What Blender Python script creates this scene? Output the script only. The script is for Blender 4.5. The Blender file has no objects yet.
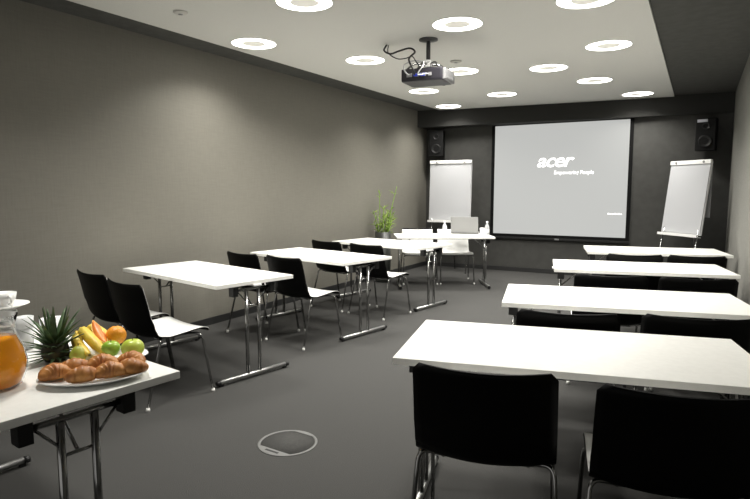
import bpy, bmesh, math, random
from mathutils import Vector, Matrix

random.seed(7)
scene = bpy.context.scene
COL = scene.collection

# ------------------------------------------------------------------ camera, world, exposure
cam_data = bpy.data.cameras.new('camera')
cam_data.sensor_width = 36.0
cam_data.lens = 574.2 / 750.0 * 36.0
cam = bpy.data.objects.new('camera', cam_data)
COL.objects.link(cam)
cam.location = (0.0, 0.0, 1.40)
cam.rotation_euler = (math.radians(90 - 6.0), 0.0, math.radians(29.32))
cam_data.clip_start = 0.02
scene.camera = cam

world = bpy.data.worlds.new('world')
scene.world = world
world.use_nodes = True
world.node_tree.nodes['Background'].inputs[0].default_value = (1.0, 0.98, 0.94, 1)
world.node_tree.nodes['Background'].inputs[1].default_value = 0.55

scene.view_settings.view_transform = 'Standard'
scene.view_settings.look = 'None'
scene.view_settings.gamma = 1.0
scene.view_settings.use_curve_mapping = False
scene.view_settings.exposure = 0.0

RING_GLOW = 9.0           # luminous face of each ceiling ring
LAMP_POWER = 25.0          # downward beam of each ceiling ring
LAMP_SPREAD = 134.0

# ------------------------------------------------------------------ materials
def mat(name, color, rough=0.5, metal=0.0, spec=0.5, trans=0.0, ior=1.45, emit=None, estr=0.0, coat=0.0):
    m = bpy.data.materials.new(name)
    m.use_nodes = True
    b = m.node_tree.nodes['Principled BSDF']
    b.inputs['Base Color'].default_value = (*color, 1)
    b.inputs['Roughness'].default_value = rough
    b.inputs['Metallic'].default_value = metal
    b.inputs['Specular IOR Level'].default_value = spec
    b.inputs['Transmission Weight'].default_value = trans
    b.inputs['IOR'].default_value = ior
    b.inputs['Coat Weight'].default_value = coat
    if emit:
        b.inputs['Emission Color'].default_value = (*emit, 1)
        b.inputs['Emission Strength'].default_value = estr
    return m

def noise_mix(m, c1, c2, scale=50, detail=4, stretch=(1, 1, 1), lo=0.35, hi=0.65, bump=0.0, bump_scale=None):
    """mix two colours of the material itself with object-space noise, optional bump"""
    nt = m.node_tree
    b = nt.nodes['Principled BSDF']
    tc = nt.nodes.new('ShaderNodeTexCoord')
    mp = nt.nodes.new('ShaderNodeMapping')
    mp.inputs['Scale'].default_value = stretch
    nt.links.new(tc.outputs['Object'], mp.inputs['Vector'])
    n = nt.nodes.new('ShaderNodeTexNoise')
    n.inputs['Scale'].default_value = scale
    n.inputs['Detail'].default_value = detail
    nt.links.new(mp.outputs[0], n.inputs['Vector'])
    r = nt.nodes.new('ShaderNodeValToRGB')
    r.color_ramp.elements[0].position = lo
    r.color_ramp.elements[1].position = hi
    r.color_ramp.elements[0].color = (*c1, 1)
    r.color_ramp.elements[1].color = (*c2, 1)
    nt.links.new(n.outputs['Fac'], r.inputs['Fac'])
    nt.links.new(r.outputs['Color'], b.inputs['Base Color'])
    if bump:
        bp = nt.nodes.new('ShaderNodeBump')
        bp.inputs['Strength'].default_value = bump
        bp.inputs['Distance'].default_value = 0.01
        nt.links.new(n.outputs['Fac'], bp.inputs['Height'])
        nt.links.new(bp.outputs['Normal'], b.inputs['Normal'])
    return m

M = {}
M['carpet'] = noise_mix(mat('carpet', (.04, .04, .037), 0.95, spec=0.15), (.040, .0395, .0375), (.070, .069, .066), 260, 3, lo=.3, hi=.7, bump=.4)

def wallpaper(name, c1, c2):
    m = mat(name, c1, 0.62, spec=0.3)
    nt = m.node_tree
    b = nt.nodes['Principled BSDF']
    tc = nt.nodes.new('ShaderNodeTexCoord')
    facs = []
    for st, sc in (((1, 14, 1.2), 6.0), ((1, 1.2, 14), 6.0)):
        mp = nt.nodes.new('ShaderNodeMapping')
        mp.inputs['Scale'].default_value = st
        nt.links.new(tc.outputs['Object'], mp.inputs['Vector'])
        n = nt.nodes.new('ShaderNodeTexNoise')
        n.inputs['Scale'].default_value = sc
        n.inputs['Detail'].default_value = 6
        nt.links.new(mp.outputs[0], n.inputs['Vector'])
        facs.append(n)
    ad = nt.nodes.new('ShaderNodeMath')
    ad.operation = 'ADD'
    nt.links.new(facs[0].outputs['Fac'], ad.inputs[0])
    nt.links.new(facs[1].outputs['Fac'], ad.inputs[1])
    hf = nt.nodes.new('ShaderNodeMath')
    hf.operation = 'MULTIPLY'
    hf.inputs[1].default_value = 0.5
    nt.links.new(ad.outputs[0], hf.inputs[0])
    r = nt.nodes.new('ShaderNodeValToRGB')
    r.color_ramp.elements[0].position = 0.36
    r.color_ramp.elements[1].position = 0.64
    r.color_ramp.elements[0].color = (*c1, 1)
    r.color_ramp.elements[1].color = (*c2, 1)
    nt.links.new(hf.outputs[0], r.inputs['Fac'])
    nt.links.new(r.outputs['Color'], b.inputs['Base Color'])
    return m

M['wallpaper'] = wallpaper('wallpaper', (.162, .154, .131), (.184, .1755, .149))
M['wallpaper_right'] = wallpaper('wallpaper_right', (.18, .177, .160), (.22, .217, .197))
M['back_wall'] = noise_mix(mat('back_wall', (.06, .06, .055), 0.6, spec=0.3), (.048, .0475, .044), (.056, .0555, .0515), 9, 4)
M['dark_ceiling'] = noise_mix(mat('dark_ceiling', (.09, .09, .082), 0.8, spec=0.2), (.07, .0695, .064), (.082, .0815, .076), 12, 3)
M['bulkhead'] = mat('bulkhead', (.03, .03, .028), 0.7, spec=0.2)
M['ceiling_panel'] = noise_mix(mat('ceiling_panel', (.83, .82, .76), 0.75, spec=0.2), (.66, .655, .62), (.72, .715, .68), 420, 1, lo=.42, hi=.58)
M['baseboard'] = mat('baseboard', (.02, .02, .02), 0.5)
M['laminate'] = noise_mix(mat('laminate', (.8, .79, .75), 0.38, spec=0.4), (.79, .785, .745), (.82, .815, .775), 40, 2)
M['laminate_edge'] = mat('laminate_edge', (.72, .71, .66), 0.45)
M['chrome'] = mat('chrome', (.33, .33, .325), 0.2, metal=1.0)
M['steel'] = mat('steel', (.5, .5, .49), 0.35, metal=1.0)
M['mount'] = mat('mount', (.05, .05, .05), 0.4, metal=0.2)
M['black_plastic'] = mat('black_plastic', (.008, .008, .008), 0.5)
M['black_shell'] = mat('black_shell', (.0025, .0025, .0025), 0.5, spec=0.12)
M['white_shell'] = mat('white_shell', (.82, .82, .80), 0.35)
M['white_plastic'] = mat('white_plastic', (.8, .8, .78), 0.4)
M['clear_cap'] = mat('clear_cap', (.75, .75, .72), 0.35)
M['ring_glow'] = mat('ring_glow', (.9, .9, .88), 0.5, emit=(1.0, .965, .89), estr=RING_GLOW)
M['lamp_disc'] = mat('lamp_disc', (.70, .69, .64), 0.6, emit=(1, .96, .85), estr=.35)
M['screen'] = mat('screen', (.06, .06, .058), 0.85, spec=0.1, emit=(.93, .94, .91), estr=0.54)  # emission stands in for the projector's light on the fabric
M['screen_text'] = mat('screen_text', (.85, .85, .85), 0.8, emit=(1, 1, 1), estr=1.0)  # projected letters, their light put in as emission
M['screen_border'] = mat('screen_border', (.006, .006, .006), 0.7, spec=0.1)
M['paper'] = mat('paper', (.47, .475, .49), 0.8, spec=0.2)
M['board'] = mat('board', (.74, .74, .74), 0.5)
M['grey_metal'] = mat('grey_metal', (.30, .30, .30), 0.45, metal=0.6)
M['speaker'] = mat('speaker', (.004, .004, .004), 0.6, spec=.2)
M['cone'] = mat('cone', (.009, .009, .009), 0.45, spec=.3)
M['sticker'] = mat('sticker', (.62, .63, .70), 0.6)
M['laptop'] = mat('laptop', (.26, .26, .26), 0.4, metal=0.3)
M['laptop_dark'] = mat('laptop_dark', (.02, .02, .02), 0.4)
M['glass'] = mat('glass', (.98, .98, .98), 0.02, trans=1.0, ior=1.025, coat=0.4)
M['frosted'] = mat('frosted', (.88, .89, .89), 0.25, trans=0.15, ior=1.3)
M['water_bottle'] = mat('water_bottle', (.80, .82, .84), 0.15, trans=0.55, ior=1.33)
M['juice'] = mat('juice', (.92, .37, .015), 0.08, trans=0.4, ior=1.2)
M['china'] = mat('china', (.83, .83, .81), 0.22, spec=0.5)
M['pot'] = mat('pot', (.035, .037, .033), 0.4)
M['soil'] = mat('soil', (.03, .022, .015), 0.9)
M['leaf'] = noise_mix(mat('leaf', (.12, .3, .03), 0.45), (.15, .26, .03), (.30, .40, .07), 18, 2)
M['stalk'] = mat('stalk', (.22, .36, .06), 0.5)
M['leaf_tip'] = mat('leaf_tip', (.45, .50, .10), 0.5)
M['crown'] = noise_mix(mat('crown', (.06, .10, .05), 0.5), (.03, .07, .022), (.09, .15, .06), 30, 3)
M['pineapple_skin'] = noise_mix(mat('pineapple_skin', (.05, .04, .02), 0.7), (.015, .016, .008), (.05, .045, .02), 45, 2)
M['banana'] = noise_mix(mat('banana', (.78, .55, .06), 0.45), (.70, .46, .04), (.78, .60, .09), 14, 3)
M['banana_tip'] = mat('banana_tip', (.16, .13, .03), 0.7)
M['papaya'] = noise_mix(mat('papaya', (.72, .2, .03), 0.4), (.66, .17, .025), (.78, .27, .05), 25, 2)
M['papaya_rind'] = mat('papaya_rind', (.70, .48, .08), 0.5)
M['orange'] = noise_mix(mat('orange', (.90, .33, .02), 0.42), (.88, .31, .015), (.93, .38, .03), 160, 2, bump=.3)
M['apple_green'] = noise_mix(mat('apple_green', (.28, .46, .05), 0.28), (.24, .42, .03), (.38, .55, .08), 18, 3)
M['apple_yellow'] = noise_mix(mat('apple_yellow', (.52, .62, .08), 0.28), (.46, .58, .06), (.60, .68, .14), 18, 3)
M['pear'] = noise_mix(mat('pear', (.42, .45, .06), 0.4), (.36, .40, .04), (.50, .50, .10), 20, 3)
M['stem'] = mat('stem', (.08, .05, .02), 0.7)
M['croissant'] = noise_mix(mat('croissant', (.55, .24, .07), 0.42, spec=0.45), (.34, .12, .03), (.66, .31, .09), 26, 4, lo=.3, hi=.72, bump=.25)
M['projector'] = mat('projector', (.012, .011, .015), 0.4)
M['projector_side'] = mat('projector_side', (.16, .16, .16), 0.4, metal=0.3)
M['cable'] = mat('cable', (.01, .01, .01), 0.5)
M['cable_white'] = mat('cable_white', (.4, .4, .4), 0.5)
M['lens'] = mat('lens', (.02, .02, .04), 0.05, coat=1.0)
M['port_blue'] = mat('port_blue', (.02, .04, .4), 0.4)
M['floor_ring'] = mat('floor_ring', (.13, .13, .125), 0.5, metal=0.0)
M['slot'] = mat('slot', (.01, .01, .01), 0.7)
M['detector_pale'] = mat('detector_pale', (.62, .61, .57), 0.7)
M['detector'] = mat('detector', (.45, .44, .41), 0.6)

# ------------------------------------------------------------------ mesh helpers
def add_box(bm, x0, x1, y0, y1, z0, z1, bevel=0.0, mi=0, rot=None):
    t = bmesh.new()
    bmesh.ops.create_cube(t, size=1)
    for v in t.verts:
        v.co = Vector(((x0 + x1) / 2 + v.co.x * (x1 - x0), (y0 + y1) / 2 + v.co.y * (y1 - y0), (z0 + z1) / 2 + v.co.z * (z1 - z0)))
    if bevel:
        bmesh.ops.bevel(t, geom=list(t.edges), offset=bevel, segments=2, affect='EDGES', profile=0.7)
    if rot is not None:
        bmesh.ops.transform(t, matrix=rot, verts=t.verts)
    merge(bm, t, mi)

def merge(bm, t, mi=0):
    bmesh.ops.recalc_face_normals(t, faces=t.faces)
    vm = {}
    for v in t.verts:
        vm[v] = bm.verts.new(v.co)
    for f in t.faces:
        try:
            nf = bm.faces.new([vm[v] for v in f.verts])
            nf.material_index = mi if mi is not None else f.material_index
            nf.smooth = f.smooth
        except ValueError:
            pass
    t.free()

def smooth_path(pts, n=6):
    pts = [Vector(p) for p in pts]
    out = []
    for i in range(len(pts) - 1):
        p0 = pts[i - 1] if i else pts[i] * 2 - pts[i + 1]
        p1, p2 = pts[i], pts[i + 1]
        p3 = pts[i + 2] if i + 2 < len(pts) else p2 * 2 - p1
        for k in range(n):
            t = k / n
            out.append(0.5 * ((2 * p1) + (p2 - p0) * t + (2 * p0 - 5 * p1 + 4 * p2 - p3) * t * t + (-p0 + 3 * p1 - 3 * p2 + p3) * t ** 3))
    out.append(pts[-1])
    return out

def round_path(pts, r=0.04, n=5):
    """polyline with its corners rounded by arcs of about r"""
    pts = [Vector(p) for p in pts]
    out = [pts[0]]
    for i in range(1, len(pts) - 1):
        a, b, c = pts[i - 1], pts[i], pts[i + 1]
        d1 = min(r, (a - b).length * .45)
        d2 = min(r, (c - b).length * .45)
        p = b + (a - b).normalized() * d1
        q = b + (c - b).normalized() * d2
        for k in range(n + 1):
            t = k / n
            out.append((1 - t) ** 2 * p + 2 * t * (1 - t) * b + t * t * q)
    out.append(pts[-1])
    return out

def add_tube(bm, pts, rad, seg=10, mi=0, cap=True):
    pts = [Vector(p) for p in pts]
    n = len(pts)
    rads = rad if isinstance(rad, (list, tuple)) else [rad] * n
    t = bmesh.new()
    rings = []
    prev = None
    for i, p in enumerate(pts):
        d = (pts[min(i + 1, n - 1)] - pts[max(i - 1, 0)]).normalized()
        if prev is None:
            a = Vector((0, 0, 1)) if abs(d.z) < .9 else Vector((1, 0, 0))
            u = d.cross(a).normalized()
        else:
            u = (prev - d * prev.dot(d)).normalized()
        prev = u
        w = d.cross(u)
        rings.append([t.verts.new(p + (u * math.cos(2 * math.pi * k / seg) + w * math.sin(2 * math.pi * k / seg)) * rads[i]) for k in range(seg)])
    for i in range(n - 1):
        for k in range(seg):
            f = t.faces.new((rings[i][k], rings[i][(k + 1) % seg], rings[i + 1][(k + 1) % seg], rings[i + 1][k]))
            f.smooth = True
    if cap:
        t.faces.new(rings[0][::-1])
        t.faces.new(rings[-1])
    merge(bm, t, mi)

def add_lathe(bm, prof, seg=32, c=(0, 0, 0), mi=0, closed=False, scale=(1, 1), smooth=True):
    """prof: list of (r, z); r=0 ends close on the axis"""
    t = bmesh.new()
    rows = []
    for r, z in prof:
        if r < 1e-6:
            rows.append([t.verts.new((c[0], c[1], c[2] + z))])
        else:
            rows.append([t.verts.new((c[0] + r * scale[0] * math.cos(2 * math.pi * k / seg), c[1] + r * scale[1] * math.sin(2 * math.pi * k / seg), c[2] + z)) for k in range(seg)])
    pairs = list(zip(rows, rows[1:]))
    if closed:
        pairs.append((rows[-1], rows[0]))
    for a, b in pairs:
        for k in range(seg):
            k2 = (k + 1) % seg
            if len(a) == 1 and len(b) == 1:
                continue
            if len(a) == 1:
                f = t.faces.new((a[0], b[k], b[k2]))
            elif len(b) == 1:
                f = t.faces.new((a[k], a[k2], b[0]))
            else:
                f = t.faces.new((a[k], a[k2], b[k2], b[k]))
            f.smooth = smooth
    merge(bm, t, mi)

def add_cyl(bm, a, b, r, seg=16, mi=0):
    add_tube(bm, [a, b], r, seg, mi)

def add_ellipsoid(bm, c, rx, ry, rz, seg=20, rings=12, mi=0, rot=None):
    t = bmesh.new()
    bmesh.ops.create_uvsphere(t, u_segments=seg, v_segments=rings, radius=1)
    for v in t.verts:
        v.co = Vector((v.co.x * rx, v.co.y * ry, v.co.z * rz))
    if rot is not None:
        bmesh.ops.transform(t, matrix=rot, verts=t.verts)
    for v in t.verts:
        v.co += Vector(c)
    for f in t.faces:
        f.smooth = True
    merge(bm, t, mi)

def add_sheet(bm, rows, thick, mi=0):
    """rows: grid of points; solid of the given thickness (grown along the normals downward)"""
    t = bmesh.new()
    nr, nc = len(rows), len(rows[0])
    top = [[Vector(p) for p in r] for r in rows]
    def nrm(i, j):
        a = top[min(i + 1, nr - 1)][j] - top[max(i - 1, 0)][j]
        b = top[i][min(j + 1, nc - 1)] - top[i][max(j - 1, 0)]
        return a.cross(b).normalized()
    V = [[t.verts.new(top[i][j]) for j in range(nc)] for i in range(nr)]
    W = [[t.verts.new(top[i][j] + nrm(i, j) * thick) for j in range(nc)] for i in range(nr)]
    for i in range(nr - 1):
        for j in range(nc - 1):
            f = t.faces.new((V[i][j], V[i][j + 1], V[i + 1][j + 1], V[i + 1][j])); f.smooth = True
            f = t.faces.new((W[i][j], W[i + 1][j], W[i + 1][j + 1], W[i][j + 1])); f.smooth = True
    loop = [(0, j) for j in range(nc)] + [(i, nc - 1) for i in range(1, nr)] + [(nr - 1, j) for j in range(nc - 2, -1, -1)] + [(i, 0) for i in range(nr - 2, 0, -1)]
    for k in range(len(loop)):
        (i, j), (i2, j2) = loop[k], loop[(k + 1) % len(loop)]
        t.faces.new((V[i][j], W[i][j], W[i2][j2], V[i2][j2]))
    merge(bm, t, mi)

def obj(name, bm, mats, parent=None, loc=None, rotz=0.0, smooth_angle=True):
    me = bpy.data.meshes.new(name)
    bm.to_mesh(me)
    bm.free()
    for m in (mats if isinstance(mats, (list, tuple)) else [mats]):
        me.materials.append(M[m] if isinstance(m, str) else m)
    o = bpy.data.objects.new(name, me)
    COL.objects.link(o)
    if parent is not None:
        o.parent = parent
    if loc is not None:
        o.location = loc
    o.rotation_euler.z = rotz
    return o

def tag(o, label, cat, group=None):
    o['label'] = label
    o['category'] = cat
    if group:
        o['group'] = group
    return o

def thing(name, label, cat, loc=(0, 0, 0), rotz=0.0, group=None):
    o = bpy.data.objects.new(name, None)
    o.empty_display_size = 0.1
    COL.objects.link(o)
    o.location = loc
    o.rotation_euler = (0, 0, rotz)
    return tag(o, label, cat, group)

def struct(name, bm, m, label=None):
    o = obj(name, bm, m)
    o['kind'] = 'structure'
    if label:
        o['label'] = label
    return o

def copy_tree(o, parent=None):
    c = o.copy()
    COL.objects.link(c)
    if parent is not None:
        c.parent = parent
    for ch in list(o.children):
        copy_tree(ch, c)
    return c

# ------------------------------------------------------------------ the room
XL, XR, YB, YN = -4.36, 0.375, 9.68, -2.6
ZC = 2.76                       # dark ceiling
ZP = 2.74                       # underside of the white ceiling panel

bm = bmesh.new(); add_box(bm, XL - .1, XR + .1, YN, YB + .1, -.06, 0)
struct('floor', bm, 'carpet', 'dark grey carpet floor')
bm = bmesh.new(); add_box(bm, XL - .1, XL, YN, YB + .1, 0, ZC)
struct('wall_left', bm, 'wallpaper', 'taupe textured wallpaper wall on the left')
bm = bmesh.new(); add_box(bm, XR, XR + .1, YN, YB + .1, 0, ZC)
struct('wall_right', bm, 'wallpaper_right', 'light taupe wall on the right')
bm = bmesh.new(); add_box(bm, XL, XR, YB, YB + .1, 0, ZC)
struct('wall_back', bm, 'back_wall', 'dark grey wall behind the projection screen')
bm = bmesh.new(); add_box(bm, XL - .1, XR + .1, YN, YB + .1, ZC, ZC + .06)
struct('ceiling', bm, 'dark_ceiling', 'dark grey outer ceiling around the white panel')

def prism(bm, poly, z0, z1):
    t = bmesh.new()
    a = [t.verts.new((x, y, z0)) for x, y in poly]
    b = [t.verts.new((x, y, z1)) for x, y in poly]
    n = len(poly)
    t.faces.new(a[::-1]); t.faces.new(b)
    for i in range(n):
        t.faces.new((a[i], a[(i + 1) % n], b[(i + 1) % n], b[i]))
    merge(bm, t)

bm = bmesh.new(); prism(bm, [(-4.06, YN + .02), (-.385, YN + .02), (-.385, 9.60), (-3.93, 9.255)], ZP, ZC)
o = struct('ceiling.001', bm, 'ceiling_panel', 'white perforated ceiling panel holding the ring lights')
bm = bmesh.new(); prism(bm, [(XL, 9.28), (XR, 9.645), (XR, YB), (XL, YB)], 2.475, ZC)
struct('trim_1', bm, 'bulkhead', 'black bulkhead above the projection screen')
bm = bmesh.new(); add_box(bm, XL + .012, XR - .012, YB - .012, YB, 0, .075, .002)
struct('baseboard_back', bm, 'baseboard')
bm = bmesh.new(); add_box(bm, XL, XL + .012, YN, YB, 0, .075, .002)
struct('baseboard_left', bm, 'baseboard')
bm = bmesh.new(); add_box(bm, XR - .012, XR, YN, YB, 0, .075, .002)
struct('baseboard_right', bm, 'baseboard')

# ------------------------------------------------------------------ ceiling ring lights
RING_R, RING_I = .200, .106
def make_ring_light():
    t = thing('ceiling_light', '', 'ceiling light')
    bm = bmesh.new()
    add_lathe(bm, [(RING_I, -.0035), (RING_R, -.0035), (RING_R, -.001), (RING_I, -.001)], 48, closed=True, smooth=False)
    obj('ring_diffuser', bm, 'ring_glow', t)
    bm = bmesh.new()
    add_lathe(bm, [(0, -.005), (RING_I - .003, -.005), (RING_I - .001, -.003), (RING_I - .001, 0), (0, 0)], 40, smooth=False)
    obj('centre_disc', bm, 'lamp_disc', t)
    bm = bmesh.new()
    add_lathe(bm, [(RING_R + .001, 0), (RING_R + .001, -.005), (RING_R + .008, -.003), (RING_R + .008, 0)], 48, closed=True)
    obj('trim_ring', bm, 'white_plastic', t)
    ld = bpy.data.lights.new('lamp', 'AREA')
    ld.shape = 'DISK'
    ld.size = 2 * RING_R
    ld.energy = LAMP_POWER
    ld.color = (1.0, .975, .92)
    ld.spread = math.radians(LAMP_SPREAD)
    lo = bpy.data.objects.new('lamp', ld)
    COL.objects.link(lo)
    lo.parent = t
    lo.location = (0, 0, -.008)
    return t

lights = [
    (-2.55, 3.50, 'glowing ring ceiling light cut by the top edge, left of the projector'),
    (-3.66, 4.23, 'leftmost glowing ring ceiling light, over the left wall edge'),
    (-3.11, 5.33, 'glowing ring ceiling light just left of the projector'),
    (-1.79, 4.56, 'large glowing ring ceiling light just right of the projector mount'),
    (-.81, 5.91, 'large glowing ring ceiling light by the right panel edge, fully in view'),
    (-1.53, 6.66, 'glowing ring ceiling light between the projector and the right panel edge'),
    (-1.20, 7.69, 'glowing ring ceiling light above the right part of the projection screen'),
    (-.83, 9.06, 'glowing ring ceiling light in the far right corner of the white panel'),
    (-2.51, 8.15, 'glowing ring ceiling light straight above the left part of the projection screen'),
    (-3.62, 8.88, 'glowing ring ceiling light in the far left corner of the white panel'),
    (-3.37, 7.37, 'glowing ring ceiling light just below the projector'),
    (-2.45, 6.35, 'glowing ring ceiling light partly hidden behind the projector'),
    (-.77, 4.43, 'glowing ring ceiling light cut by the top edge, on the right'),
    (-1.15, 2.85, 'ring ceiling light above the aisle, nearer than every ring in the picture'),
    (-2.62, 1.70, 'added unseen ring ceiling light brightening the fruit table'),  # out-of-view ring, added to brighten the fruit table
]
first = make_ring_light()
for i, (x, y, lab) in enumerate(lights):
    o = first if i == 0 else copy_tree(first)
    o.location = (x, y, ZP)
    tag(o, lab, 'ceiling light', 'ring lights in the white ceiling panel')

# ------------------------------------------------------------------ folding tables
TL, TW, TH, TT = 1.37, .69, .74, .028
def make_table():
    t = thing('folding_table', '', 'table')
    bm = bmesh.new()
    add_box(bm, -TL / 2, TL / 2, -TW / 2, TW / 2, TH - TT, TH, .003)
    obj('tabletop', bm, 'laminate', t)
    for s in (-1, 1):
        X = s * (TL / 2 - .06)
        bm = bmesh.new()
        add_tube(bm, [(X, -.30, .030), (X, .30, .030)], .0165, 12)
        ft = obj('foot', bm, 'steel', t)
        for q in (-1, 1):
            bm = bmesh.new()
            add_tube(bm, [(X, q * .298, .029), (X, q * .325, .027)], [.019, .017], 12)
            add_box(bm, X - .012, X + .012, q * .29 - .014, q * .29 + .014, 0, .02, .003)
            obj('end_cap', bm, 'black_plastic', ft)
        for q in (-1, 1):
            bm = bmesh.new()
            add_tube(bm, [(X, q * .055, .04), (X, q * .055, .668)], .0135, 12)
            obj('leg', bm, 'chrome', t)
        bm = bmesh.new()
        add_tube(bm, [(X, -.165, .672), (X, .165, .672)], .010, 10)
        obj('crossbar', bm, 'chrome', t)
        for q in (-1, 1):
            bm = bmesh.new()
            add_box(bm, X - .028, X + .028, q * .165 - .022, q * .165 + .022, .632, TH - TT, .004)
            obj('bracket', bm, 'black_plastic', t)
        bm = bmesh.new()
        add_tube(bm, [(X - s * .012, .0, .55), (X - s * .19, .0, TH - TT - .004)], .0065, 8)
        add_tube(bm, [(X, -.055, .55), (X, .055, .55)], .006, 8)
        obj('brace', bm, 'chrome', t)
        bm = bmesh.new()
        add_tube(bm, [(X + .002, -.057, .58), (X, -.13, .662)], .005, 8)
        obj('strut', bm, 'chrome', t)
        bm = bmesh.new()
        add_tube(bm, [(X + .002, .057, .58), (X, .13, .662)], .005, 8)
        obj('strut', bm, 'chrome', t)
    bm = bmesh.new()
    add_box(bm, -TL / 2 + .10, TL / 2 - .10, -.14, -.11, TH - TT - .022, TH - TT, .002)
    add_box(bm, -TL / 2 + .10, TL / 2 - .10, .11, .14, TH - TT - .022, TH - TT, .002)
    obj('underframe', bm, 'black_plastic', t)
    return t

def link_clip(t, s):
    bm = bmesh.new()
    add_box(bm, s * (TL / 2 - .05) - .06, s * (TL / 2 - .05) + .06, -.035, .035, TH - TT - .014, TH - TT, .003)
    c = obj('link_clip', bm, 'white_plastic', t)
    c['label'] = 'white linking clip under the table end'

LROT, RROT = -.2045, .2295
table0 = make_table()
LG, RG = 'white folding tables in the left row', 'white folding tables in the right row'
tables = {}
for i, (k, x, y, r, lab, grp) in enumerate([
    ('L0', -2.345, 1.18, -.135, 'white folding table carrying the fruit, croissants and juice jug', LG),
    ('L1', -3.451, 3.332, LROT, 'empty white folding table just behind the fruit table, by the left wall', LG),
    ('L2', -3.352, 4.794, LROT, 'empty white folding table in the middle of the left row, third from the front', LG),
    ('L3', -3.318, 6.301, LROT, 'empty white folding table at the back of the left row before the plant', LG),
    ('R1', -.432, 2.449, RROT, 'largest empty white folding table at the front of the right row', RG),
    ('R2', -.388, 3.750, RROT, 'second white folding table of the right row, counted from the front', RG),
    ('R3', -.432, 5.360, RROT, 'third white folding table of the right row, counted from the front', RG),
    ('R4', -.410, 6.896, RROT, 'rearmost white folding table of the right row, before the right flip chart', RG),
    ('P', -3.20, 7.685, math.radians(31.7), 'white folding table with the laptop, set at an angle before the left flip chart', None),
]):
    o = table0 if i == 0 else copy_tree(table0)
    o.location = (x, y, 0)
    o.rotation_euler = (0, 0, r)
    tag(o, lab, 'table', grp)
    tables[k] = o
link_clip(tables['L1'], 1)
link_clip(tables['R3'], -1)

# ------------------------------------------------------------------ chairs
def chair_rows(inset, off, nw=17):
    prof = smooth_path([(0, .225, .428), (0, .205, .447), (0, .15, .452), (0, .03, .443), (0, -.09, .434), (0, -.155, .437),
                        (0, -.198, .472), (0, -.217, .535), (0, -.232, .62), (0, -.252, .71), (0, -.275, .80)], 4)
    n = len(prof)
    L = [0]
    for a, b in zip(prof, prof[1:]):
        L.append(L[-1] + (b - a).length)
    tot = L[-1]
    rows = []
    for i, p in enumerate(prof):
        l = L[i]
        e = min(l, tot - l)
        hw = .239 + .005 * max(0, math.sin(math.pi * l / tot)) - inset
        rc = .022
        if e < rc:
            hw -= rc - math.sqrt(max(0, rc * rc - (rc - e) ** 2))
        pp = Vector(p)
        d = (prof[min(i + 1, n - 1)] - prof[max(i - 1, 0)]).normalized()
        inner = Vector((0, d.z, -d.y))       # towards the sitter
        back = max(0.0, min(1.0, (p.z - .44) / .10))
        row = []
        for j in range(nw):
            s = -1 + 2 * j / (nw - 1)
            q = pp + Vector((s * hw, 0, 0))
            q += inner * (off + (.010 + .024 * back + .032 * max(0, 1 - abs(l - .43) / .13)) * s * s)
            row.append(q)
        rows.append(row)
    if inset:
        rows = rows[1:-1]
    return rows

def make_chair():
    t = thing('stacking_chair', '', 'chair')
    bm = bmesh.new()
    add_sheet(bm, chair_rows(0.0, 0.0), -.006)
    obj('shell', bm, 'black_shell', t)
    bm = bmesh.new()
    add_sheet(bm, chair_rows(.003, .0004), .003)
    o = obj('inner_face', bm, 'white_shell', t)
    o['label'] = 'white inner face of the seat and backrest'
    for sx in (-1, 1):
        for sy in (1, -1):
            bm = bmesh.new()
            pts = round_path([(sx * .150, sy * .10, .424), (sx * .240, sy * (.165 if sy > 0 else .13), (.428 if sy > 0 else .446)), (sx * (.250 if sy > 0 else .258), sy * (.235 if sy > 0 else .245), .012)], .05, 6)
            add_tube(bm, pts, .0085, 10)
            lg = obj('leg', bm, 'chrome', t)
            bm = bmesh.new()
            e = pts[-1]
            add_lathe(bm, [(0, 0), (.013, 0), (.013, .012), (.010, .024), (0, .024)], 12, (e.x, e.y, 0))
            obj('glide', bm, 'clear_cap', lg)
    bm = bmesh.new()
    for sx in (-1, 1):
        add_tube(bm, [(sx * .152, -.105, .422), (sx * .152, .105, .422)], .0085, 10)
    for sy in (-1, 1):
        add_tube(bm, [(-.152, sy * .10, .422), (.152, sy * .10, .422)], .0075, 10)
    obj('seat_frame', bm, 'chrome', t)
    return t

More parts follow.
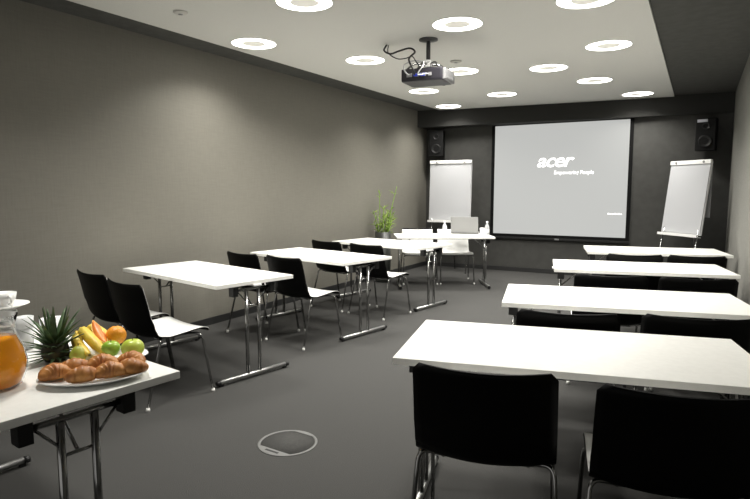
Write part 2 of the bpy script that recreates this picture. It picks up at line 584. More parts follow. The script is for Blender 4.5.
chair0 = make_chair()
CG = 'black chairs at the %s'
cl = [
    (-3.17, 2.645, LROT, 'black chair with white seat right behind the fruit, at the second left table', CG % 'left row'),
    (-3.752, 2.81, LROT, 'black chair nearest the left wall, partly hidden behind another chair and the fruit', CG % 'left row'),
    (-3.14, 4.25, LROT, 'black chair at the middle left table, on the aisle side behind the second table', CG % 'left row'),
    (-3.674, 4.305, LROT, 'black chair at the middle left table, on the wall side, mostly backrest visible', CG % 'left row'),
    (-3.08, 5.60, LROT, 'black chair at the rear left table, on the aisle side before the plant', CG % 'left row'),
    (-3.69, 5.73, LROT, 'black chair at the rear left table, on the wall side', CG % 'left row'),
    (-.652, 2.035, RROT, 'large black chair at the front right table, nearer the aisle, seen from behind', CG % 'right row'),
    (-.064, 2.117, RROT, 'large black chair at the front right table, cut by the right picture edge', CG % 'right row'),
    (-.584, 3.10, RROT, 'black chair at the second right table, nearer the aisle', CG % 'right row'),
    (-.03, 3.28, RROT, 'black chair at the second right table, nearer the right wall', CG % 'right row'),
    (-.56, 4.49, RROT, 'black chair at the third right table, nearer the aisle', CG % 'right row'),
    (-.03, 4.63, RROT, 'black chair at the third right table, nearer the right wall', CG % 'right row'),
    (-.54, 5.965, RROT, 'black chair at the rearmost right table, nearer the aisle', CG % 'right row'),
    (-.04, 6.12, RROT, 'black chair at the rearmost right table, nearer the right wall', CG % 'right row'),
    (-3.63, 7.81, math.radians(31.7 + 180), 'white-faced chair behind the laptop table, left of the laptop, facing the room', CG % 'laptop table'),
    (-3.17, 8.11, math.radians(31.7 + 180), 'white-faced chair behind the laptop table, right behind the laptop, facing the room', CG % 'laptop table'),
]
for i, (x, y, r, lab, grp) in enumerate(cl):
    o = chair0 if i == 0 else copy_tree(chair0)
    o.location = (x, y, 0)
    o.rotation_euler = (0, 0, r)
    tag(o, lab, 'chair', grp)

# ------------------------------------------------------------------ projection screen with writing
def text_bm(s, size, shear=0.0, bold=0.0, sx=1.0, spacing=1.0):
    cu = bpy.data.curves.new('txt', 'FONT')
    cu.body = s
    cu.size = size
    cu.shear = shear
    cu.offset = bold
    cu.space_character = spacing
    cu.extrude = .001
    cu.resolution_u = 4
    o = bpy.data.objects.new('txt', cu)
    COL.objects.link(o)
    dg = bpy.context.evaluated_depsgraph_get()
    me = bpy.data.meshes.new_from_object(o.evaluated_get(dg))
    bpy.data.objects.remove(o)
    bm = bmesh.new()
    bm.from_mesh(me)
    bpy.data.meshes.remove(me)
    for v in bm.verts:
        v.co = Vector((v.co.x * sx, -v.co.z, v.co.y))
    return bm

def fit_text(bm, x0, x1, z0, z1, y):
    xs = [v.co.x for v in bm.verts]; zs = [v.co.z for v in bm.verts]
    ax, bx, az, bz = min(xs), max(xs), min(zs), max(zs)
    for v in bm.verts:
        v.co = Vector((x0 + (v.co.x - ax) / (bx - ax) * (x1 - x0), y + v.co.y, z0 + (v.co.z - az) / (bz - az) * (z1 - z0)))

S0, S1, SB, ST, SY = -3.072, -.965, .646, 2.458, 9.645
sc = thing('projection_screen', 'large pulled-down projection screen on the dark back wall', 'projection screen', (0, 0, 0))
bm = bmesh.new(); add_box(bm, S0, S1, SY, SY + .003, SB, ST)
obj('screen_fabric', bm, 'screen', sc)
bm = bmesh.new()
add_box(bm, S0 - .055, S0, SY - .001, SY + .004, SB - .05, ST + .02)
add_box(bm, S1, S1 + .055, SY - .001, SY + .004, SB - .05, ST + .02)
add_box(bm, S0, S1, SY - .001, SY + .004, SB - .05, SB)
obj('screen_border', bm, 'screen_border', sc)
bm = bmesh.new(); add_box(bm, S0 - .06, S1 + .06, SY - .012, SY + .012, SB - .085, SB - .05, .004)
wb = obj('weight_bar', bm, 'black_plastic', sc)
bm = bmesh.new(); add_box(bm, -2.03, -1.96, SY - .02, SY - .012, SB - .08, SB - .055, .003)
obj('pull_tab', bm, 'grey_metal', wb)
bm = text_bm('acer', .2, shear=.28, bold=.0034, sx=1.5, spacing=.92)
fit_text(bm, -2.35, -1.76, 1.755, 1.91, SY - .002)
obj('logo_lettering', bm, 'screen_text', sc)
bm = text_bm('Empowering People', .08, shear=.1, bold=.0012)
fit_text(bm, -2.075, -1.462, 1.62, 1.70, SY - .002)
obj('slogan_lettering', bm, 'screen_text', sc)
bm = bmesh.new()
x = -1.235
for w in (.03, .018, .024, .03, .012, .026, .02):
    add_box(bm, x, x + w, SY - .003, SY - .001, 1.005, 1.022 + (.006 if w > .025 else 0))
    x += w + .008
obj('small_print', bm, 'screen_text', sc)

# ------------------------------------------------------------------ flip charts
def make_flip(name_label, loc, rotz, tilt, B=.78, H=1.885, W=.35):
    t = thing('flip_chart', name_label, 'flip chart', loc, rotz, 'flip charts beside the projection screen')
    R = Matrix.Translation((0, 0, B)) @ Matrix.Rotation(-tilt, 4, 'X') @ Matrix.Translation((0, 0, -B))
    bm = bmesh.new(); add_box(bm, -W, W, 0, .018, B, H - .025, .004, rot=R)
    obj('board', bm, 'board', t)
    bm = bmesh.new(); add_box(bm, -W + .008, W - .008, -.014, -.001, B + .015, H - .055, .002, rot=R)
    obj('paper_pad', bm, 'paper', t)
    bm = bmesh.new(); add_box(bm, -W, W, -.026, .006, H - .055, H, .005, rot=R)
    c = obj('clamp_bar', bm, 'white_plastic', t)
    for q in (-1, 1):
        bm = bmesh.new(); add_lathe(bm, [(0, 0), (.014, 0), (.014, .012), (0, .016)], 12)
        bmesh.ops.transform(bm, matrix=R @ Matrix.Translation((q * .24, -.026, H - .028)) @ Matrix.Rotation(math.radians(90), 4, 'X'), verts=bm.verts)
        obj('clamp_knob', bm, 'grey_metal', c)
    bm = bmesh.new()
    add_box(bm, -W, W, -.07, .01, B - .035, B - .022, .003, rot=R)
    add_box(bm, -W, W, -.073, -.066, B - .035, B, .003, rot=R)
    obj('pen_tray', bm, 'white_plastic', t)
    for q in (-1, 1):
        bm = bmesh.new(); add_tube(bm, [(q * .30, .012, B + .12), (q * .34, -.14, .012)], .0105, 10)
        lg = obj('leg', bm, 'chrome', t)
        bm = bmesh.new(); add_lathe(bm, [(0, 0), (.016, 0), (.014, .02), (0, .02)], 12, (q * .34, -.14, 0))
        obj('rubber_foot', bm, 'black_plastic', lg)
    bm = bmesh.new(); add_tube(bm, [(0, .10, 1.45), (0, .36, .012)], .0105, 10)
    lg = obj('leg', bm, 'chrome', t)
    bm = bmesh.new(); add_lathe(bm, [(0, 0), (.016, 0), (.014, .02), (0, .02)], 12, (0, .36, 0))
    obj('rubber_foot', bm, 'black_plastic', lg)
    return t

make_flip('white flip chart with a blank pad in the left corner behind the laptop', (-3.68, 9.13, 0), math.radians(4), math.radians(3), .87, 1.885, .368)
fr = make_flip('white flip chart with a blank pad leaning at right of the projection screen', (-.20, 9.05, 0), math.radians(-45), math.radians(7), .78, 1.80)
bm = bmesh.new(); add_box(bm, -.30, .345, .135, .139, 1.02, 1.72, .001)
sh = obj('turned_sheet', bm, 'paper', fr)
sh['label'] = 'sheet turned over behind the board'

# ------------------------------------------------------------------ loudspeakers
def make_speaker(label, loc, rotz, sticker):
    t = thing('wall_speaker', label, 'loudspeaker', loc, rotz, 'loudspeakers high on the back wall')
    bm = bmesh.new(); add_box(bm, -.125, .125, -.10, .10, 0, .45, .012)
    obj('cabinet', bm, 'speaker', t)
    for z, r in ((.13, .085), (.34, .05)):
        bm = bmesh.new()
        add_lathe(bm, [(0, -.012), (r * .3, -.010), (r * .85, .008), (r, .012), (r, 0), (r, -.02), (0, -.02)], 28)
        bmesh.ops.transform(bm, matrix=Matrix.Translation((0, -.102, z)) @ Matrix.Rotation(math.radians(90), 4, 'X'), verts=bm.verts)
        obj('cone', bm, 'cone', t)
    if sticker:
        bm = bmesh.new(); add_box(bm, -.11, .02, -.104, -.0995, .395, .435, .001)
        s = obj('sticker', bm, 'sticker', t)
        s['label'] = 'pale sticker along the top of the front'
    bm = bmesh.new()
    add_box(bm, -.03, .03, .098, .20, .19, .25, .004)
    obj('wall_bracket', bm, 'black_plastic', t)
    return t

make_speaker('black loudspeaker on the back wall above the left flip chart', (-4.08, 9.50, 1.97), math.radians(12), False)
make_speaker('black loudspeaker with pale sticker on the back wall above the right flip chart', (.05, 9.50, 1.94), math.radians(-8), True)

# ------------------------------------------------------------------ ceiling projector
pj = thing('ceiling_projector', 'dark projector hanging from the white ceiling on a short pole with cables', 'projector', (-2.19, 4.88, ZP), math.radians(6))
bm = bmesh.new()
add_box(bm, -.205, .18, -.15, .16, -.39, -.275, .02)
body = obj('body', bm, 'projector', pj)
bm = bmesh.new()
add_box(bm, .176, .206, -.14, .15, -.385, -.285, .01)
for k in range(7):
    add_box(bm, .205, .211, -.12 + k * .036, -.104 + k * .036, -.37, -.30, .002)
s = obj('side_grille', bm, 'projector_side', pj)
s['label'] = 'silver grey side grille'
bm = bmesh.new(); add_lathe(bm, [(0, .02), (.04, .02), (.05, .05), (.055, 0), (0, 0)], 24)
bmesh.ops.transform(bm, matrix=Matrix.Translation((.08, .17, -.33)) @ Matrix.Rotation(math.radians(-90), 4, 'X'), verts=bm.verts)
obj('lens', bm, 'lens', pj)
bm = bmesh.new()
for k, (x, w) in enumerate(((-.15, .05), (-.08, .04), (-.02, .05), (.05, .03))):
    add_box(bm, x, x + w, -.158, -.148, -.35, -.32, .002)
obj('port_panel', bm, 'grey_metal', body)
bm = bmesh.new(); add_box(bm, -.085, -.045, -.162, -.156, -.35, -.325, .002); add_box(bm, -.02, .02, -.162, -.156, -.35, -.325, .002)
obj('plug', bm, 'port_blue', body)
bm = bmesh.new(); add_lathe(bm, [(0, 0), (.085, 0), (.085, -.012), (.03, -.022), (0, -.022)], 28)
obj('ceiling_plate', bm, 'mount', pj)
bm = bmesh.new(); add_tube(bm, [(0, 0, -.015), (0, 0, -.19)], .019, 14)
obj('pole', bm, 'mount', pj)
bm = bmesh.new()
add_box(bm, -.03, .03, -.03, .03, -.245, -.185, .006)
hub = obj('mount_hub', bm, 'white_plastic', pj)
hub['label'] = 'pale hub of the mount'
for ax, ay in ((-.17, -.13), (-.05, -.15), (.15, -.13), (.15, .13), (-.17, .13)):
    bm = bmesh.new()
    add_tube(bm, round_path([(0, 0, -.225), (ax * .6, ay * .6, -.215), (ax * .95, ay * .95, -.278)], .04), .009, 8)
    obj('mount_arm', bm, 'chrome', pj)
bm = bmesh.new()
add_tube(bm, smooth_path([(-.42, .03, -.005), (-.43, .0, -.06), (-.36, -.02, -.10), (-.27, -.03, -.085), (-.16, -.05, -.075), (-.10, -.08, -.12), (-.12, -.18, -.20), (-.07, -.20, -.30), (-.07, -.17, -.335)], 6), .0085, 8)
obj('cable', bm, 'cable', pj)
bm = bmesh.new()
add_tube(bm, smooth_path([(-.41, .05, -.005), (-.40, .03, -.08), (-.30, .0, -.145), (-.2, -.05, -.16), (-.12, -.1, -.16), (-.06, -.17, -.22), (0, -.2, -.30), (0, -.17, -.335)], 6), .005, 8)
obj('cable', bm, 'cable', pj)
bm = bmesh.new()
add_tube(bm, smooth_path([(-.02, -.03, -.20), (-.10, -.10, -.20), (-.16, -.19, -.25), (-.15, -.19, -.31), (-.12, -.17, -.335)], 6), .006, 8)
add_tube(bm, smooth_path([(.02, -.03, -.20), (.0, -.12, -.22), (.02, -.20, -.27), (-.03, -.20, -.34), (.05, -.17, -.335)], 6), .006, 8)
c = obj('cable', bm, 'cable_white', pj)
c['label'] = 'pale cable'

# detectors on the ceiling
def detector(label, loc, r, m):
    t = thing('smoke_detector', label, 'smoke detector', loc)
    bm = bmesh.new(); add_lathe(bm, [(0, 0), (r, 0), (r, -.008), (r * .7, -.016), (0, -.018)], 24)
    obj('housing', bm, m, t)
    bm = bmesh.new(); add_lathe(bm, [(0, -.0181), (r * .3, -.0182), (r * .3, -.022), (0, -.023)], 16)
    obj('sensor', bm, 'grey_metal', t)
detector('small grey smoke detector on the white ceiling just above and right of the projector', (-2.30, 5.83, ZP), .06, 'detector')
detector('small flat grey smoke detector on the white ceiling at top left', (-3.506, 3.223, ZP), .055, 'detector_pale')

# ------------------------------------------------------------------ laptop and bottles on the presenter table
PR = math.radians(31.7)
lp = thing('laptop', 'open grey laptop seen from behind on the angled table', 'laptop', (-3.0, 8.05, TH), math.radians(180 + 14))
bm = bmesh.new(); add_box(bm, -.20, .20, -.26, -.01, .002, .022, .004)
b_ = obj('base', bm, 'laptop', lp)
bm = bmesh.new()
for k in range(5):
    add_box(bm, -.16, .16, -.12 + k * .018, -.108 + k * .018, .022, .0245, .001)
obj('keyboard', bm, 'laptop_dark', b_)
R = Matrix.Translation((0, 0, .02)) @ Matrix.Rotation(math.radians(-14), 4, 'X') @ Matrix.Translation((0, 0, -.02))
bm = bmesh.new(); add_box(bm, -.20, .20, -.004, .008, .022, .262, .004, rot=R)
l_ = obj('lid', bm, 'laptop', lp)
bm = bmesh.new(); add_box(bm, -.165, .165, -.006, -.003, .035, .25, .001, rot=R)
obj('display', bm, 'laptop_dark', l_)

def bottle(label, loc, h, r):
    t = thing('water_bottle', label, 'bottle', loc, 0, 'bottles on the laptop table')
    bm = bmesh.new(); add_lathe(bm, [(0, 0), (r * .9, 0), (r, .01), (r, h * .55), (r * .8, h * .68), (r * .38, h * .82), (r * .36, h * .93), (0, h * .93)], 20)
    obj('bottle_body', bm, 'water_bottle', t)
    bm = bmesh.new(); add_lathe(bm, [(r * .42, h * .91), (r * .42, h), (0, h), ], 16); add_lathe(bm, [(0, h * .91), (r * .42, h * .91)], 16)
    obj('cap', bm, 'white_plastic', t)
    bm = bmesh.new(); add_lathe(bm, [(r * 1.01, h * .2), (r * 1.02, h * .45)], 20)
    obj('wrapper', bm, 'white_plastic', t)
bottle('small clear water bottle left of the laptop', (-3.19, 7.74, TH), .20, .034)
bottle('small clear water bottle right of the laptop at the table end', (-2.63, 7.97, TH), .20, .034)
t = thing('drinking_glass', 'clear drinking glass beside the bottle at the table end', 'glass', (-2.72, 8.02, TH))
bm = bmesh.new(); add_lathe(bm, [(0, 0), (.028, 0), (.034, .10), (.031, .10), (.025, .006), (0, .006)], 20)
obj('bowl', bm, 'frosted', t)

# ------------------------------------------------------------------ potted plant
pp = thing('potted_plant', 'bright green bamboo plant in a tall dark pot by the left wall', 'plant', (-4.13, 7.6, 0))
bm = bmesh.new(); add_lathe(bm, [(0, 0), (.10, 0), (.115, .02), (.12, .76), (.108, .76), (.106, .70), (0, .70)], 28)
po = obj('pot', bm, 'pot', pp)
bm = bmesh.new(); add_lathe(bm, [(0, .705), (.104, .702), (.104, .69), (0, .69)], 20)
obj('soil', bm, 'soil', po)
rnd = random.Random(3)
def leaf_blade(bm, base, dirv, length, width, droop, mi=0):
    d = Vector(dirv).normalized()
    side = d.cross(Vector((0, 0, 1)))
    side = side.normalized() if side.length > 1e-3 else Vector((1, 0, 0))
    side.rotate(Matrix.Rotation(rnd.uniform(-.8, .8), 3, d))
    rows = []
    n = 6
    for i in range(n + 1):
        t = i / n
        p = Vector(base) + d * length * t + Vector((0, 0, -droop * t * t))
        w = width * (math.sin(math.pi * (0.08 + .92 * t) ** .75) * .5 + .02)
        up = side.cross(d)
        rows.append([p - side * w + up * w * .3, p, p + side * w + up * w * .3])
    add_sheet(bm, rows, .0012, mi)
stalks = []
for k in range(9):
    a = rnd.uniform(0, 6.28); r = rnd.uniform(.02, .075)
    h = rnd.uniform(.2, .46)
    stalks.append((r * math.cos(a), r * math.sin(a), h, 1.6 * r * math.cos(a), 1.6 * r * math.sin(a)))
stalks += [(-.04, -.02, .68, -.01, .0), (.06, .02, .74, .13, .06)]
for (x, y, h, lx, ly) in stalks:
    bm = bmesh.new()
    pts = smooth_path([(x, y, .70), (x + lx * .4, y + ly * .4, .70 + h * .5), (x + lx, y + ly, .70 + h)], 6)
    add_tube(bm, pts, [.007 - .003 * i / len(pts) for i in range(len(pts))], 8)
    obj('stalk', bm, 'stalk', pp)
    bm = bmesh.new()
    tall = h > .6
    for k in range(15 if not tall else 14):
        f = rnd.uniform(.15, 1.0) if not tall else rnd.choice([rnd.uniform(.1, .55), rnd.uniform(.82, 1.0)])
        p = pts[int(f * (len(pts) - 1))]
        a = rnd.uniform(0, 6.28)
        leaf_blade(bm, p, (math.cos(a), math.sin(a), rnd.uniform(.5, 1.6)), rnd.uniform(.10, .19), .014, rnd.uniform(.02, .08))
    obj('foliage', bm, 'leaf' if not tall else 'leaf', pp)

# ------------------------------------------------------------------ floor outlet cover
fb = thing('floor_outlet_cover', 'round metal outlet cover ring set flush in the carpet', 'floor outlet', (-1.918, 2.427, 0), math.radians(87))
R0 = .166
bm = bmesh.new()
add_lathe(bm, [(R0 - .018, .0), (R0 - .016, .004), (R0 - .003, .004), (R0, .0)], 56, closed=True)
obj('rim', bm, 'floor_ring', fb)
bm = bmesh.new()
add_lathe(bm, [(0, 0), (R0 - .019, 0), (R0 - .019, .002), (0, .002)], 48)
obj('carpet_insert', bm, 'carpet', fb)
def chord_plate(bm, sgn, a0):
    r = R0 - .012
    poly = []
    for k in range(15):
        a = math.radians(-a0 + 2 * a0 * k / 14)
        poly.append((sgn * r * math.cos(a), r * math.sin(a)))
    prism(bm, poly if sgn > 0 else poly[::-1], .0015, .0045)
bm = bmesh.new(); chord_plate(bm, -1, 46)
hp = obj('hand_plate', bm, 'floor_ring', fb)
bm = bmesh.new(); add_box(bm, -.137, -.122, -.045, .045, .0043, .0052, .0003)
obj('hand_slot', bm, 'slot', hp)
bm = bmesh.new(); chord_plate(bm, 1, 30)
obj('hinge_plate', bm, 'floor_ring', fb)

# ------------------------------------------------------------------ buffet things on the front left table
Z = TH
# jug of juice
jg = thing('juice_jug', 'round glass jug of amber juice at the left edge of the buffet table', 'jug', (-2.018, 1.005, Z))
outer = [(0, 0), (.062, 0), (.078, .012), (.092, .05), (.096, .085), (.088, .13), (.072, .165), (.064, .19), (.066, .215), (.074, .245)]
inner = [(r - .003 if r > .01 else 0, z + (.004 if z < .01 else 0)) for r, z in outer]
bm = bmesh.new(); add_lathe(bm, outer + inner[::-1], 40)
obj('jug_glass', bm, 'glass', jg)
liq = [(0, .0045), (.057, .0045), (.073, .0135), (.0875, .05), (.0915, .085), (.0835, .13), (.0675, .165), (.066, .170), (0, .170)]
bm = bmesh.new(); add_lathe(bm, liq, 40)
j = obj('juice', bm, 'juice', jg)
j['label'] = 'amber juice filling the jug'
bm = bmesh.new(); add_tube(bm, smooth_path([(-.066, -.02, .225), (-.13, -.04, .215), (-.155, -.048, .14), (-.13, -.04, .07), (-.092, -.028, .055)], 6), .008, 10)
obj('handle', bm, 'glass', jg)

# cups on saucers, in a tower
TX, TY = -2.535, 1.315
def saucer(loc, label):
    t = thing('saucer', label, 'saucer', loc, 0, 'saucers in the cup tower')
    bm = bmesh.new(); add_lathe(bm, [(0, .002), (.03, 0), (.034, .003), (.06, .009), (.094, .020), (.093, .023), (.058, .013), (.03, .006), (0, .006)], 36)
    obj('dish', bm, 'china', t)
def cup(loc, label, rz=0.0):
    t = thing('coffee_cup', label, 'cup', loc, rz, 'cups in the cup tower')
    bm = bmesh.new(); add_lathe(bm, [(0, .002), (.024, 0), (.028, .006), (.040, .03), (.045, .064), (.042, .064), (.036, .03), (.024, .010), (0, .008)], 32)
    b = obj('bowl', bm, 'china', t)
    bm = bmesh.new(); add_tube(bm, smooth_path([(-.042, 0, .054), (-.064, 0, .050), (-.066, 0, .028), (-.038, 0, .020)], 5), .0042, 8)
    obj('handle', bm, 'china', t)
nm = ['lowest', 'middle', 'topmost']
for k in range(3):
    saucer((TX, TY, Z + k * .078), 'white saucer, %s in the tower behind the juice jug' % nm[k])
    cup((TX + .003 * k, TY, Z + k * .078 + .0065), 'white cup, %s in the tower behind the juice jug' % nm[k], 1.0 + k)
def tumbler(loc, label, h=.085, r=.034):
    t = thing('tumbler', label, 'glass', loc, 0, 'frosted tumblers beside the cup tower')
    pr = []
    seg = 24
    bm = bmesh.new(); add_lathe(bm, [(0, 0), (r * .8, 0), (r, h), (r * .93, h), (r * .74, .006), (0, .006)], seg)
    obj('bowl', bm, 'frosted', t)
tumbler((-2.41, 1.325, Z), 'frosted tumbler, lower of the stacked pair right of the cup tower')
tumbler((-2.41, 1.325, Z + .05), 'frosted tumbler, upper of the stacked pair right of the cup tower')
tumbler((-2.40, 1.42, Z), 'frosted tumbler standing between the stacked pair and the pineapple', .11, .036)
tumbler((-2.48, 1.50, Z), 'frosted tumbler at the table back, half hidden by the pineapple leaves', .09, .036)
tumbler((-2.33, 1.37, Z), 'small frosted tumbler directly left of the pineapple', .07, .032)

# croissant platter
CPX, CPY, CPR = -1.803, 1.213, math.radians(48.6)
cp = thing('oval_platter', 'white oval platter under the croissants', 'platter', (CPX, CPY, Z), CPR)
bm = bmesh.new(); add_lathe(bm, [(0, .002), (.6, 0), (.66, .004), (1.0, .020), (.985, .0235), (.62, .009), (0, .007)], 48, scale=(1, 1))
for v in bm.verts:
    v.co.x *= .176; v.co.y *= .115
obj('dish', bm, 'china', cp)

def make_croissant():
    t = thing('croissant', '', 'croissant')
    bm = bmesh.new()
    tt = bmesh.new()
    n = 44
    seg = 16
    rings = []
    for i in range(n + 1):
        u = -1 + 2 * i / n
        a = u * 1.05
        cx, cy = math.sin(a) * .054, (math.cos(a) - 1) * .055 + .012
        seglen = (u * 3.5)
        fr = abs(seglen) % 1.0
        step = (1 - fr) * .10 if abs(u) < .98 else 0
        R = .031 * (1 - abs(u) ** 2.2 * .78) * (.93 + step)
        if i in (0, n):
            R = .002
        d = Vector((math.cos(a), -math.sin(a), 0))
        w = Vector((math.sin(a), math.cos(a), 0))
        c = Vector((cx, cy, .028 - .006 * abs(u)))
        ring = []
        for k in range(seg):
            p = 2 * math.pi * k / seg
            ring.append(tt.verts.new(c + w * math.cos(p) * R * 1.08 + Vector((0, 0, max(-.021 + .006 * abs(u), math.sin(p) * R)))))
        rings.append(ring)
    for i in range(n):
        for k in range(seg):
            f = tt.faces.new((rings[i][k], rings[i][(k + 1) % seg], rings[i + 1][(k + 1) % seg], rings[i + 1][k])); f.smooth = True
    tt.faces.new(rings[0][::-1]); tt.faces.new(rings[-1])
    merge(bm, tt)
    obj('pastry', bm, 'croissant', t)
    return t

def on_platter(a, b):
    return CPX + a * math.cos(CPR) - b * math.sin(CPR), CPY + a * math.sin(CPR) + b * math.cos(CPR)
cr0 = make_croissant()
cr = [
    (-.115, -.012, .014, 25, 'golden croissant at the left end of the platter'),
    (-.030, -.048, .012, 195, 'golden croissant at the front centre of the platter'),
    (.058, -.044, .012, 12, 'golden croissant at the front of the platter, right of centre'),
    (-.066, .044, .016, 190, 'golden croissant at the back left of the platter, beside the pineapple'),
    (.024, .040, .018, 8, 'long golden croissant at the back centre of the platter, before the bananas'),
    (.128, -.008, .013, 155, 'ridged golden croissant at the right end of the platter'),
    (.115, .060, .014, 335, 'golden croissant at the back right of the platter, below the apples'),
]
for i, (a, b, z, r, lab) in enumerate(cr):
    o = cr0 if i == 0 else copy_tree(cr0)
    x, y = on_platter(a, b)
    o.location = (x, y, Z + z)
    o.rotation_euler = (0, 0, math.radians(r) + CPR)
    tag(o, lab, 'croissant', 'croissants on the oval platter')

# fruit plate
FX, FY = -1.985, 1.395
fp = thing('fruit_plate', 'white plate under the fruit behind the croissants', 'plate', (FX, FY, Z), math.radians(30))
bm = bmesh.new(); add_lathe(bm, [(0, .002), (.6, 0), (.66, .004), (1.0, .018), (.985, .0215), (.62, .009), (0, .007)], 48)
for v in bm.verts:
    v.co.x *= .158; v.co.y *= .105
obj('dish', bm, 'china', fp)

# pineapple
pa = thing('pineapple', 'pineapple with a dark spiky green crown at the left of the fruit', 'pineapple', (-2.138, 1.284, Z))
bm = bmesh.new()
add_lathe(bm, [(0, 0), (.036, .002), (.047, .02), (.05, .04), (.044, .065), (.028, .08), (0, .084)], 24)
obj('fruit_body', bm, 'pineapple_skin', pa)
rnd = random.Random(11)
bm = bmesh.new()
for ring_, (n, z, l, tilt, w) in enumerate([(14, .022, .048, 1.45, .019), (14, .036, .058, 1.15, .021), (13, .05, .078, .80, .023), (12, .065, .105, .52, .025), (9, .075, .122, .32, .025), (6, .08, .132, .14, .022)]):
    for k in range(n):
        a = 2 * math.pi * (k + .5 * (ring_ % 2)) / n + rnd.uniform(-.15, .15)
        tl = tilt + rnd.uniform(-.12, .12)
        d = Vector((math.cos(a) * math.sin(tl), math.sin(a) * math.sin(tl), math.cos(tl)))
        side = Vector((-math.sin(a), math.cos(a), 0))
        base = Vector((math.cos(a) * .02, math.sin(a) * .02, z))
        L_ = l * rnd.uniform(.85, 1.15)
        rows = []
        for i in range(7):
            t = i / 6
            p = base + d * L_ * t + Vector((math.cos(a), math.sin(a), -.35)) * (.035 * t * t * (1 if tl > .3 else .3))
            ww = w * .5 * (1 - t) ** .7 + .0006
            rows.append([p - side * ww + d.cross(side) * -ww * .4, p, p + side * ww + d.cross(side) * -ww * .4])
        add_sheet(bm, rows, .0012)
obj('crown', bm, 'crown', pa)

# bananas
def banana(label, p0, p1, sag, sidev):
    p0, p1 = Vector(p0), Vector(p1)
    t = thing('banana', label, 'banana', tuple(p0), 0, 'bananas on the fruit plate')
    mid = (p0 + p1) / 2 + Vector(sag)
    pts = smooth_path([Vector((0, 0, 0)), (p0 * .75 + mid * .25 * 1 - p0) * 1.0 + Vector(sag) * .25, mid - p0, p1 - p0], 8)
    n = len(pts)
    rad = []
    for i in range(n):
        u = i / (n - 1)
        rad.append(.0215 * min(1, (.32 + 2.6 * u)) * min(1, .3 + 3.2 * (1 - u)))
    bm = bmesh.new(); add_tube(bm, pts, rad, 7)
    obj('fruit_flesh', bm, 'banana', t)
    bm = bmesh.new()
    d = (pts[0] - pts[2]).normalized()
    add_tube(bm, [pts[0] - d * .004, pts[0] + d * .018], [.0062, .0055], 7)
    obj('stem', bm, 'banana', t)
    bm = bmesh.new()
    d = (pts[-1] - pts[-3]).normalized()
    add_tube(bm, [pts[-1] - d * .002, pts[-1] + d * .005], [.0058, .004], 7)
    obj('tip', bm, 'banana_tip', t)
banana('shorter yellow banana lying nearest the pineapple', (-2.125, 1.365, Z + .085), (-1.975, 1.315, Z + .038), (0, -.012, -.012), 0)
banana('longer yellow banana lying beside the papaya wedge', (-2.135, 1.395, Z + .098), (-1.935, 1.355, Z + .036), (0, -.006, .006), 0)
banana('yellow banana behind the papaya wedge, mostly hidden', (-2.165, 1.44, Z + .085), (-2.03, 1.44, Z + .055), (0, .01, .012), 0)

# papaya wedges
def papaya(label, loc, rotz, tilt, L_=.15):
    t = thing('papaya_wedge', label, 'papaya', loc, 0, 'papaya wedges on the fruit plate')
    def wedge(r0, r1, a0, a1, taper):
        b = bmesh.new()
        rows = []
        for i in range(11):
            u = -1 + 2 * i / 10
            k = math.sqrt(max(0.0, 1 - abs(u) ** 2.4)) * taper + .04
            rows.append([(u * L_ / 2, r1 * k * math.sin(a0 + (a1 - a0) * j / 6), -r1 * k * math.cos(a0 + (a1 - a0) * j / 6) + .0) for j in range(7)] if r0 == 0 else None)
        return b, rows
    flesh = bmesh.new()
    tt = bmesh.new()
    rings = []
    for i in range(13):
        u = -1 + 2 * i / 12
        k = max(.05, 1 - abs(u) ** 2.5)
        ring = []
        for (yy, zz) in ((-.018, .012), (.0, .018), (.018, .012), (.016, -.004), (.0, -.012), (-.016, -.004)):
            ring.append(tt.verts.new((u * L_ / 2, yy * k, zz * k + .02 * (u * u) )))
        rings.append(ring)
    for i in range(12):
        for k in range(6):
            f = tt.faces.new((rings[i][k], rings[i][(k + 1) % 6], rings[i + 1][(k + 1) % 6], rings[i + 1][k])); f.smooth = True
    tt.faces.new(rings[0][::-1]); tt.faces.new(rings[-1])
    R = Matrix.Rotation(rotz, 4, 'Z') @ Matrix.Rotation(tilt, 4, 'Y')
    bmesh.ops.transform(tt, matrix=R, verts=tt.verts)
    merge(flesh, tt)
    obj('flesh', flesh, 'papaya', t)
    rind = bmesh.new()
    rows = []
    for i in range(13):
        u = -1 + 2 * i / 12
        k = max(.05, 1 - abs(u) ** 2.5)
        rows.append([R @ Vector((u * L_ / 2, yy * k, zz * k + .02 * u * u)) for (yy, zz) in ((-.0188, .011), (-.0175, -.005), (0, -.0142), (.0175, -.005), (.0188, .011))])
    add_sheet(rind, rows, -.002)
    r = obj('rind', rind, 'papaya_rind', t)
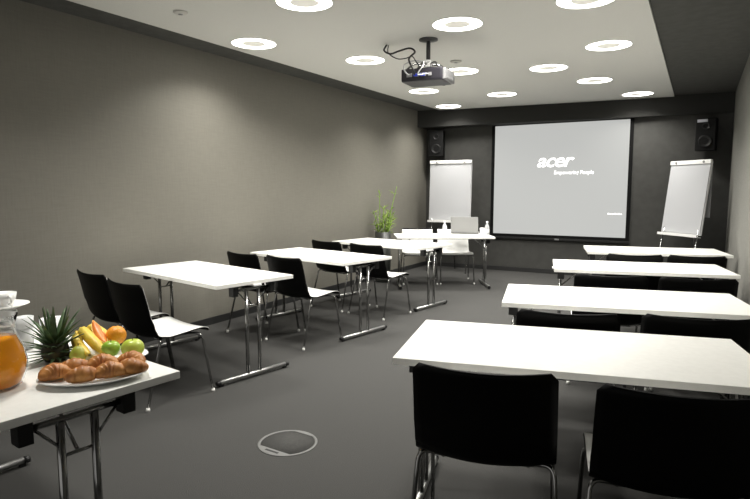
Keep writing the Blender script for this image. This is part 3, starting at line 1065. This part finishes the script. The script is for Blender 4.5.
papaya('orange papaya wedge propped up between bananas and the orange', (-2.07, 1.425, Z + .075), math.radians(-18), math.radians(22), .17)
papaya('second papaya wedge lying behind the first one', (-2.12, 1.465, Z + .055), math.radians(-10), math.radians(5), .14)

# round fruit
def round_fruit(name, label, loc, r, m, kind, group):
    t = thing(name, label, kind, loc, 0, group)
    bm = bmesh.new()
    if kind == 'apple':
        pr = []
        for i in range(19):
            a = -math.pi / 2 + math.pi * i / 18
            dip = .16 * math.exp(-((math.pi / 2 - a) / .32) ** 2) + .08 * math.exp(-((math.pi / 2 + a) / .3) ** 2) * -1
            pr.append((max(0, math.cos(a) * r * (1.03 + .05 * math.sin(a))) if 0 < i < 18 else 0, math.sin(a) * r * .93 - dip * r + r * .93 - .08 * r))
        add_lathe(bm, pr, 28)
    elif kind == 'pear':
        add_lathe(bm, [(0, 0), (r * .6, .004), (r, r * .7), (r * .95, r * 1.2), (r * .62, r * 1.75), (r * .35, r * 2.0), (0, r * 2.08)], 24)
    else:
        add_ellipsoid(bm, (0, 0, r * .98), r, r, r * .98, 32, 20)
    obj('fruit_flesh', bm, m, t)
    bm = bmesh.new()
    top = {'apple': r * 1.62, 'pear': r * 2.05, 'orange': r * 1.95}[kind]
    if kind == 'orange':
        add_lathe(bm, [(0, .003), (.004, .002), (.005, 0)], 8, (0, 0, top - .001))
    else:
        add_tube(bm, [(0, 0, top - .012), (.003, 0, top + .010)], .0016, 6)
    obj('stem', bm, 'stem', t)
round_fruit('orange', 'whole orange at the top right of the fruit', (-2.02, 1.465, Z + .036), .039, 'orange', 'orange', None)
round_fruit('apple', 'small green apple in front of the orange', (-1.945, 1.385, Z + .020), .034, 'apple_green', 'apple', 'apples on the fruit plate')
round_fruit('apple', 'large yellow-green apple at the right end of the fruit', (-1.87, 1.425, Z + .016), .041, 'apple_yellow', 'apple', 'apples on the fruit plate')
round_fruit('pear', 'yellow-green pear between the pineapple and the croissants', (-2.02, 1.30, Z + .006), .031, 'pear', 'pear', None)
